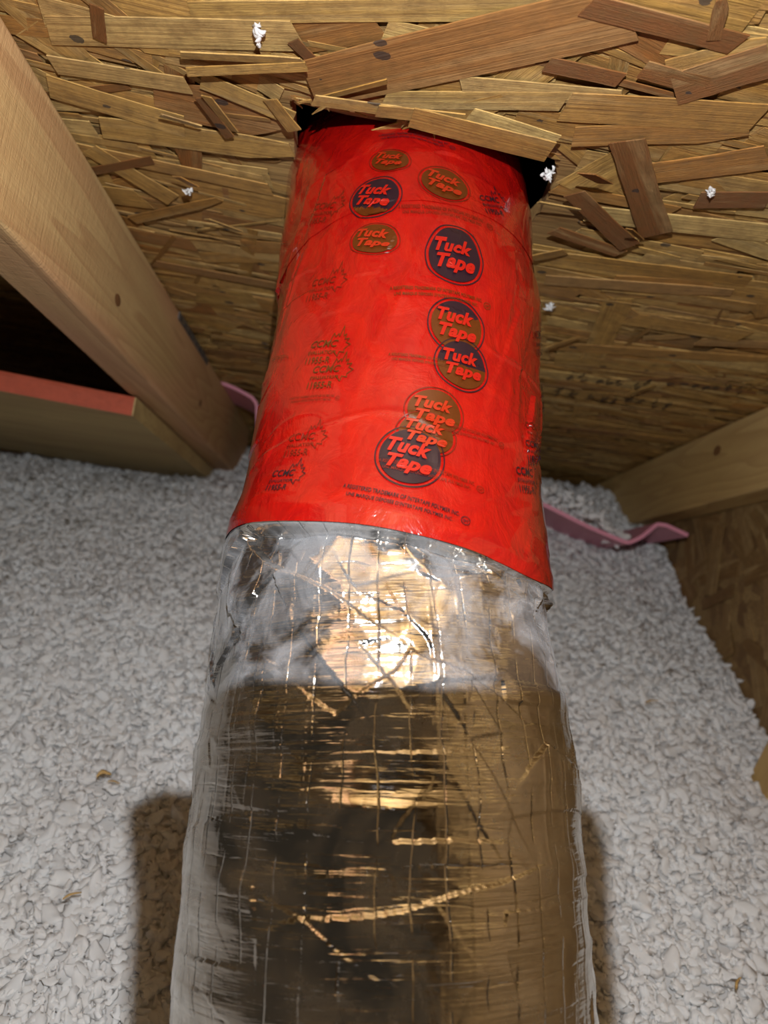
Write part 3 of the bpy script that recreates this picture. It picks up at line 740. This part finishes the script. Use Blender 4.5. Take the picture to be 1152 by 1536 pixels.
def wrinkle_foil(phi, s):
    u = phi * 0.088; tl = tape_low(phi); d = s - tl; dd = np.clip(d, 0, 1)
    up = np.exp(-dd / 0.055) * np.clip((d + 0.001) / 0.004, 0, 1)
    w1 = fbm(u * 14, s * 14, 12, 3) * 0.6
    h = 0.0085 * up * (facets((u * 0.9 + dd * 0.9) * 24 + w1, (dd - u * .45) * 24 + w1, 91, 0.5, 2.4) - .15)   # gathered below the tape
    h = h + 0.0016 * up * (facets((u + dd * .5) * 105 + 2 * w1, (dd - u * .4) * 90, 94, 0.5, 2.2, 0.08) - .15)
    h = h + 0.0046 * up * (facets((u - dd * 0.8) * 52 + w1, (dd + u * .3) * 46, 93, 0.5, 2.2) - .15)
    low = np.clip(dd / 0.05, 0, 1)
    h = h + 0.0024 * low * (facets(u * 11 + 1.2 * w1, s * 50 + 0.20 * u * 50 + 1.5 * w1, 95, 0.4, 1.9, 0.10) - .1)            # hoop creases
    h = h + 0.0022 * (0.35 + low) * vnoise(u * 20, s * 20, 45) * (facets(u * 22 + 2 * w1, s * 120 + 3 * w1, 97, 0.4, 1.8, 0.12) - .1)
    h = h + 0.0030 * fbm(u * 8, s * 12, 99, 2)
    gl = 0.0125
    for q, wv in ((u / gl + 0.35 * fbm(s * 14, u * 4, 3), 1.0), (s / gl + 0.3 * fbm(u * 14, s * 5, 6), 0.7)):
        fr = np.abs(q - np.round(q)) * gl
        h = h + wv * 0.00032 * np.exp(-(fr / 0.0005) ** 2) * np.clip(2.2 * vnoise(u * 45, s * 45, 8) - 0.7, 0, 1)
    return h * np.clip((d + 0.0005) / 0.003, 0.0, 1)
phis = np.concatenate([np.linspace(-1.75, 1.75, 430), np.linspace(1.75, 2 * math.pi - 1.75, 40)[1:-1]])
duct = empty('insulated_duct', axis_at(np.array(SS[-1] - 0.02)))
tag(duct, 'foil-wrapped insulated duct bound with red printed tape rising through the roof hole', 'duct')
def sheet(name, s_lo, s_hi, n, wr, mat, off, ph=phis, wrap=True, parent=duct):
    """surface band between two edge curves"""
    t = np.linspace(0, 1, n)[:, None]; P = np.broadcast_to(ph[None, :], (n, len(ph)))
    a = s_lo(ph)[None, :]; b = s_hi(ph)[None, :]; S = a + (b - a) * t
    dr = wr(P, S) + off
    if wr is wrinkle_tape:                                   # pressed flat onto the foil along its lower edge
        fd = np.clip((tape_low(P) - S) / 0.008, 0, 1); dr = dr * fd + 0.0005 * (1 - fd)
    V = duct_pt(P, S, dr).reshape(-1, 3)
    me = mesh_np(name, V, grid_faces(n, len(ph), wrap), True)
    at = me.attributes.new('grain', 'FLOAT_VECTOR', 'POINT')
    at.data.foreach_set('vector', np.stack([(P * 0.088).ravel(), S.ravel(), 0 * S.ravel()], 1).astype(np.float32).ravel())
    return link(name, me, mat, parent)
const = lambda v: (lambda ph: np.full_like(ph, v))
jacket = sheet('foil_jacket', lambda p: tape_low(p) - 0.02, const(SS[-1]), 640, wrinkle_foil, M_FOIL, 0.0)
jacket['label'] = 'crinkled dusty foil jacket'

# red tape: strips wound from the top down, each lapping the one above
strips = []
tops_px = [None, (560, 215), (565, 323), (600, 345), (680, 468), (690, 543), (650, 588), (640, 640)]
s_front_low = float(tape_low(np.array(0.0)))
TW = 0.048
tilt_bot = None
def strip_edges(k):
    if k == 0:   # the strips above, gathered at the roof
        return const(0.0), (lambda p: duct_px(560, 400)[1] + 0.006 * np.sin(p))
    px, py = tops_px[k]; ph0, s0, _ = duct_px(px, py)
    m = min(1.0, max(0.0, (py - 300) / 340)); tlt = -0.004 + m * 0.016
    base = lambda p: s0 + tlt * (np.sin(p) - math.sin(ph0))
    if k == 7:
        return (lambda p: tape_low(p) - TW), tape_low
    return base, (lambda p: base(p) + TW)
ph_t = np.concatenate([np.linspace(-1.75, 1.75, 230), np.linspace(1.75, 2 * math.pi - 1.75, 40)[1:-1]])
tape_objs = []; OFF0, DOFF = 0.0010, 0.0003
for k in range(8):
    lo, hi = strip_edges(k)
    hi2 = (lambda p, hi=hi: np.minimum(hi(p), tape_low(p))) if k else (lambda p, hi=hi: hi(p))
    o = sheet('tape_strip', lo, hi2, 54 if k else 80, wrinkle_tape, M_TAPE, OFF0 + DOFF * k, ph_t)
    tape_objs.append((o, lo, hi2))
def top_offset(ph, S):
    k = np.zeros(len(ph))
    for i, (o, lo, hi) in enumerate(tape_objs): k = np.where((lo(ph) - 0.0006 <= S) & (S <= hi(ph)), i, k)
    return OFF0 + DOFF * k

# ---- printing on the tape
txt_cache = {}
def text_mesh(body, bold=0.0, shear=0.0, spacing=1.0):
    key = (body, bold, shear, spacing)
    if key in txt_cache: return txt_cache[key]
    cu = bpy.data.curves.new('lettering', 'FONT'); cu.body = body; cu.size = 1.0; cu.offset = bold; cu.shear = shear; cu.space_character = spacing
    cu.align_x = 'CENTER'; cu.align_y = 'CENTER'; cu.resolution_u = 5
    ob = bpy.data.objects.new('lettering', cu); COL.objects.link(ob)
    dg = bpy.context.evaluated_depsgraph_get(); me = ob.evaluated_get(dg).to_mesh()
    V = np.array([v.co[:2] for v in me.vertices]); F = [tuple(p.vertices) for p in me.polygons]
    ob.evaluated_get(dg).to_mesh_clear(); bpy.data.objects.remove(ob); bpy.data.curves.remove(cu)
    c = (V.max(0) + V.min(0)) / 2; V = V - c
    txt_cache[key] = (V, F, V[:, 0].max() - V[:, 0].min(), V[:, 1].max() - V[:, 1].min()); return txt_cache[key]
class Print:
    """flat marks laid on the tape; 2-D coordinates in metres, wrapped round the duct"""
    def __init__(s, px, py, tilt_deg, kpx=None):
        s.ph, s.s, J = duct_px(px, py); r = float(rad_at(np.array(s.s)))
        Jm = J / np.array([r, 1.0])                      # px per metre round / along
        d = np.array([math.cos(math.radians(tilt_deg)), math.sin(math.radians(tilt_deg))])
        v = np.linalg.solve(Jm, d); s.m_per_px = np.linalg.norm(v); v /= s.m_per_px; s.m_per_px = 0.000298 * (1 - 0.12 * (py - 500) / 500.0); s.e1 = v; s.e2 = np.array([-v[1], v[0]]); s.r = r
        s.V = []; s.F = []; s.M = []; s.mats = []; s.D = []
    def add(s, V, F, mat, lift=0.0, clip=None):
        if mat not in s.mats: s.mats.append(mat)
        b = sum(len(v) for v in s.V); s.V.append(np.asarray(V, float)); s.D.append(np.full(len(V), lift)); s.F += [tuple(i + b for i in f) for f in F]; s.M += [s.mats.index(mat)] * len(F)
    def text(s, body, x, y, width=None, height=None, mat=None, bold=0.0, shear=0.0, lift=0.0, spacing=1.0):
        V, F, w_, h_ = text_mesh(body, bold, shear, spacing)
        kx = width / w_ if width else height / h_; ky = height / h_ if height else kx
        s.add(V * [kx, ky] + [x, y], F, mat, lift)
    def ring(s, x, y, r0, r1, mat, lift=0, n=56, ky=1.0):
        a = np.linspace(0, 2 * math.pi, n, endpoint=False); V = np.concatenate([np.stack([x + r * np.cos(a), y + ky * r * np.sin(a)], 1) for r in (r0, r1)])
        s.add(V, [(i, (i + 1) % n, n + (i + 1) % n, n + i) for i in range(n)], mat, lift)
    def disc(s, x, y, r, mat, lift=0, cut=None, mat2=None, ky=1.0):
        n, m = 48, 10; a = np.linspace(0, 2 * math.pi, n, endpoint=False); V = [[x, y]]
        for k in range(1, m + 1): V += [[x + r * k / m * math.cos(t), y + ky * r * k / m * math.sin(t)] for t in a]
        F = [(0, 1 + (i + 1) % n, 1 + i) for i in range(n)]
        for k in range(m - 1):
            for i in range(n): F.append((1 + k * n + i, 1 + k * n + (i + 1) % n, 1 + (k + 1) * n + (i + 1) % n, 1 + (k + 1) * n + i))
        V = np.array(V)
        if cut is None: s.add(V, F, mat, lift)
        else:
            cy_ = np.array([V[list(f)][:, 1].mean() for f in F])
            F1 = [f for f, c in zip(F, cy_) if c >= cut]; F2 = [f for f, c in zip(F, cy_) if c < cut]
            s.add(V, F1, mat, lift); s.add(V, F2, mat2, lift)
    def line(s, P, wd, mat, lift=0):
        for (x0, y0), (x1, y1) in zip(P[:-1], P[1:]):
            d = np.array([x1 - x0, y1 - y0]); L_ = np.linalg.norm(d) + 1e-9; nn = np.array([-d[1], d[0]]) / L_ * wd / 2; e = d / L_ * wd * 0.3
            a, b = np.array([x0, y0]) - e, np.array([x1, y1]) + e
            s.add(np.array([a + nn, a - nn, b - nn, b + nn]), [(0, 1, 2, 3)], mat, lift)
    def build(s, name, parent):
        Print.order = getattr(Print, 'order', 0) + 1; s.D = [d + 0.00002 * Print.order for d in s.D]
        V = np.concatenate(s.V); D = np.concatenate(s.D)
        q = s.e1[None] * V[:, :1] - s.e2[None] * V[:, 1:2]
        ph = s.ph + q[:, 0] / s.r; S = s.s + q[:, 1]
        fd = np.clip((tape_low(ph) - S) / 0.008, 0, 1)
        P = duct_pt(ph, S, (wrinkle_tape(ph, S) + top_offset(ph, S)) * fd + 0.0005 * (1 - fd) + 0.0007 + D)
        me = mesh_np(name, P, s.F, False)
        for m in s.mats: me.materials.append(m)
        me.polygons.foreach_set('material_index', np.array(s.M, np.int32)); me.update()
        return link(name, me, None, parent)
def strip_for(px, py):
    ph, s, _ = duct_px(px, py); best = tape_objs[0][0]
    for o, lo, hi in tape_objs:
        if float(lo(np.array(ph))) <= s <= float(hi(np.array(ph))) + 0.002: best = o
    return best
def logo(px, py, wpx, tilt, faded=False, cut=None, squash=1.0, drop=()):
    p = Print(px, py, tilt); R = wpx * p.m_per_px / 2
    ink = M_INKFADE if faded else M_INK; red = M_REDDIM if faded else M_REDINK
    p.disc(0, 0, R, ink, 0.0, None if cut is None else cut * R, M_INKFADE, squash)
    p.ring(0, 0, R * 1.10, R * 1.145, ink if not faded else M_INKTHIN, 0.0, ky=squash)
    p.text('Tuck', -0.10 * R, 0.30 * R * squash, width=1.42 * R, height=0.54 * R * squash, mat=red, bold=0.045, shear=0.28, lift=0.0010, spacing=1.06)
    p.text('Tape', 0.02 * R, -0.36 * R * squash, width=1.46 * R, height=0.66 * R * squash, mat=red, bold=0.045, shear=0.28, lift=0.0010, spacing=1.06)
    p.build('logo_print', strip_for(px, py))
LEAF = [(-0.62, 0.30), (-0.50, 0.62), (-0.36, 0.42), (-0.20, 0.60), (-0.12, 0.44), (0.02, 0.98), (0.16, 0.46), (0.30, 0.58), (0.28, 0.30), (0.56, 0.34), (0.44, 0.12),
        (0.74, 0.02), (0.44, -0.22), (0.50, -0.40), (0.18, -0.36), (0.14, -0.62), (-0.10, -0.42), (-0.16, -0.30)]
def ccmc(px, py, wpx, tilt, mat, leaf=True, squeeze=1.0):
    p = Print(px, py, tilt); w_ = wpx * p.m_per_px * 1.25
    p.text('CCMC', -0.08 * w_, 0.16 * w_, width=0.62 * w_ * squeeze, height=0.155 * w_, mat=mat, bold=0.01, shear=0.12)
    p.text('EVALUATION', -0.08 * w_, -0.03 * w_, width=0.64 * w_ * squeeze, height=0.075 * w_, mat=mat, bold=0.012)
    p.text('11955-R', -0.12 * w_, -0.20 * w_, width=0.58 * w_ * squeeze, height=0.145 * w_, mat=mat, bold=0.012)
    if leaf: p.line([(0.26 * w_ + x * 0.34 * w_, 0.13 * w_ + y * 0.42 * w_) for x, y in LEAF], 0.016 * w_, mat)
    p.build('approval_print', strip_for(px, py))
def trademark(px, py, wpx, tilt, mat, ipg=True, part=None):
    p = Print(px, py, tilt); w_ = wpx * p.m_per_px
    t1, t2 = 'A REGISTERED TRADEMARK OF INTERTAPE POLYMER INC.', 'UNE MARQUE D\u00c9POS\u00c9E D\u2019INTERTAPE POLYMER INC.'
    p.text(t1, 0, 0.032 * w_, width=w_, height=0.040 * w_, mat=mat, bold=0.012)
    p.text(t2, 0, -0.038 * w_, width=0.90 * w_, height=0.048 * w_, mat=mat, bold=0.012)
    if ipg:
        p.ring(0.56 * w_, -0.01 * w_, 0.036 * w_, 0.042 * w_, mat); p.text('ipg', 0.56 * w_, -0.012 * w_, width=0.05 * w_, mat=mat, bold=0.01)
    p.build('trademark_print', strip_for(px, py))
logo(563, 296, 80, 3, cut=-0.62)
logo(668, 275, 82, 20, faded=True, squash=0.85)
logo(585, 243, 66, 10, faded=True, squash=0.7)
logo(681, 387, 86, 15)
logo(562, 361, 76, 3, faded=True, squash=0.6)
logo(683, 492, 84, 15, cut=0.42)
logo(650, 622, 84, 12, faded=True, squash=0.9)
logo(638, 655, 84, 13, faded=True, squash=0.8)
logo(690, 552, 82, 14, cut=-0.02)
logo(614, 689, 92, 14)
for a in ((487, 318, 66, -8, M_INKTHIN), (742, 308, 62, 12, M_INK), (488, 432, 66, -10, M_INKTHIN), (490, 528, 66, -4, M_INKFADE), (494, 566, 66, -2, M_INKFADE),
          (460, 668, 64, -6, M_INKTHIN), (432, 722, 60, -4, M_INK), (806, 515, 70, 18, M_INK), (808, 596, 70, 20, M_INK), (792, 652, 62, 18, M_INKTHIN), (790, 680, 60, 18, M_INK), (783, 722, 66, 14, M_INK)): ccmc(*a)
for a in ((600, 753, 178, 14, M_INK), (655, 442, 150, 9, M_INKFADE), (665, 318, 150, 10, M_INKTHIN), (640, 545, 120, 10, M_INKFADE), (690, 650, 130, 15, M_INKTHIN), (640, 712, 150, 14, M_INKTHIN), (470, 600, 90, -4, M_INKTHIN), (620, 210, 120, 8, M_INK)):
    trademark(*a)
trademark(425, 540, 60, -12, M_INKFADE); trademark(428, 365, 50, -10, M_INKFADE)

# ------------------------------------------------------------------ small debris
def sliver(name, p0, p1, wpx, label, mat, cat, grp=None):
    A = on_plane(*p0, 2, ZF + 0.012); B = on_plane(*p1, 2, ZF + 0.014); d = B - A; L = np.linalg.norm(d); ex = d / L
    ey = np.cross(np.array([0, 0, 1.]), ex); ey /= np.linalg.norm(ey); ez = np.cross(ex, ey); wd = wpx / FPX * np.linalg.norm(A - CAM)
    V = []; n = 7
    for i in range(n):
        u = i / (n - 1); w_ = wd * (1 - 0.75 * abs(u - .35)) / 2; c = A + ex * (L * u) + ey * (wd * 0.5 * math.sin(u * 3)) + ez * wd * .3 * math.sin(u * 5)
        V += [c + ey * w_, c + ez * w_ * .6, c - ey * w_, c - ez * w_ * .6]
    F = [(i * 4 + j, i * 4 + (j + 1) % 4, i * 4 + 4 + (j + 1) % 4, i * 4 + 4 + j) for i in range(n - 1) for j in range(4)] + [(0, 1, 2, 3), (4 * n - 1, 4 * n - 2, 4 * n - 3, 4 * n - 4)]
    tag(link(name, mesh_np(name, V, F, True), mat), label, cat, grp)
sliver('wood_sliver', (94, 1349), (122, 1338), 4, 'thin brown wood sliver lying on the white fill at lower left', M_STRAW, 'sliver')
sliver('wood_chip', (145, 1165), (166, 1160), 9, 'small yellow wood chip on the white fill left of the foil', M_STRAW, 'wood chip')
sliver('wood_sliver', (162, 1172), (180, 1175), 3, 'tiny brown sliver beside the small yellow chip', M_STRAW, 'sliver')
sliver('wood_sliver', (968, 1054), (988, 1050), 3, 'thin tan sliver on the white fill right of the foil', M_STRAW, 'sliver')
sliver('wood_sliver', (1104, 1484), (1112, 1466), 4, 'dark sliver standing in the white fill at lower right', M_STRAW, 'sliver')
# fibre tufts caught on the deck
def tuft(px, py, d, size, label, long=1.0):
    a, b = roof_ab(px, py, d); P = roof_pt(a, b, d); n = 16; r = np.random.default_rng(int(px))
    pos = P + r.normal(size=(n, 3)) * size * [0.5, 0.5 * long, 0.5]
    V, F, T = flakes(n, pos, np.full(n, size * 0.55), int(py)); me = mesh_np('fiber_tuft', V, F, True)
    a_ = me.attributes.new('tint', 'FLOAT', 'POINT'); a_.data.foreach_set('value', T.astype(np.float32))
    tag(link('fiber_tuft', me, M_INSUL), label, 'fiber tuft', 'white fiber tufts caught on the roof deck')
tuft(388, 50, 0.008, 0.003, 'white fiber tuft hanging from the deck above the lifted pale strands')
tuft(281, 286, 0.010, 0.0022, 'tiny white tuft on the deck midway between left chord and tape')
tuft(823, 462, 0.007, 0.003, 'white fiber tuft on the deck just right of the red tape')
tuft(822, 262, 0.007, 0.0028, 'grey fiber fuzz at the right rim of the hole')
tuft(1066, 288, 0.006, 0.002, 'tiny white tuft on the deck at far right')

# ------------------------------------------------------------------ added unseen lamp and shadow-casting plate above the camera
fw = np.array([0.02, 0.43, -0.36]); fw /= np.linalg.norm(fw)
lampo = empty('added_lamp', LAMP_POS)
tag(lampo, 'added unseen lamp with a plate shaped to shade the lower foil', 'lamp')
sx = np.array([1., 0, 0]); up = np.cross(sx, fw); up /= np.linalg.norm(up); sx = np.cross(fw, up)
link('housing', bm_mesh('housing', frame_box(LAMP_POS - fw * 0.045 - sx * 0.02 - up * 0.014, sx, fw, up, 0.04, 0.030, 0.028, 0.004, 3), True), M_BLACK, lampo)  # housing, hook and bracket are invented supports for the light and plate
pts_ = [LAMP_POS - fw * 0.03 + up * 0.012]; hb = (LAMP_POS - CAM) @ SW - 0.03
pts_ += [LAMP_POS - fw * 0.035 + up * 0.03, roof_pt(LAMP_POS[0], hb, 0.0)]
bm = bmesh.new(); prev = None
for P in pts_:
    ringv = [bm.verts.new(P + 0.0012 * (sx * math.cos(t) + fw * math.sin(t))) for t in np.linspace(0, 2 * math.pi, 8, endpoint=False)]
    if prev:
        for i in range(8): bm.faces.new((prev[i], prev[(i + 1) % 8], ringv[(i + 1) % 8], ringv[i]))
    prev = ringv
link('hook', bm_mesh('hook', bm, True), M_STEEL, lampo)
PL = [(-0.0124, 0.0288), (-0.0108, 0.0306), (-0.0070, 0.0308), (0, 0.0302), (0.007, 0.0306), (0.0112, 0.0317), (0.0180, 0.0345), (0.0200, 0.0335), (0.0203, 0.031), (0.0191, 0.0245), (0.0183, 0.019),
      (0.017, 0.0128), (0.0150, -0.030), (-0.0040, -0.030), (-0.0063, 0.0106), (-0.008, 0.0162), (-0.0099, 0.0227)]  # added plate, outlined to cast the shadow on lower foil and floor
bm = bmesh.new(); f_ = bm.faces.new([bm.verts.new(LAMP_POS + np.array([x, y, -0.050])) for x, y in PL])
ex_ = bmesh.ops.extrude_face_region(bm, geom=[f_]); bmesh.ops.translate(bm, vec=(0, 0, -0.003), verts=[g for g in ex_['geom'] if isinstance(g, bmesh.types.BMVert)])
link('shadow_plate', bm_mesh('shadow_plate', bm), M_BLACK, lampo)
link('shadow_plate_bracket', bm_mesh('shadow_plate_bracket', frame_box(LAMP_POS + np.array([-0.004, -0.030, -0.050]), XW, np.array([0, 1., 0]), np.array([0, 0, 1.]), 0.018, 0.003, 0.056, 0.0008, 2)), M_BLACK, lampo)
ld = bpy.data.lights.new('lamp_light', 'POINT'); ld.energy = LAMP_POWER; ld.shadow_soft_size = 0.0006; ld.color = (0.97, 0.985, 1.0)
lo = bpy.data.objects.new('lamp_light', ld); COL.objects.link(lo); lo.parent = lampo; lo.location = (0, 0, 0)
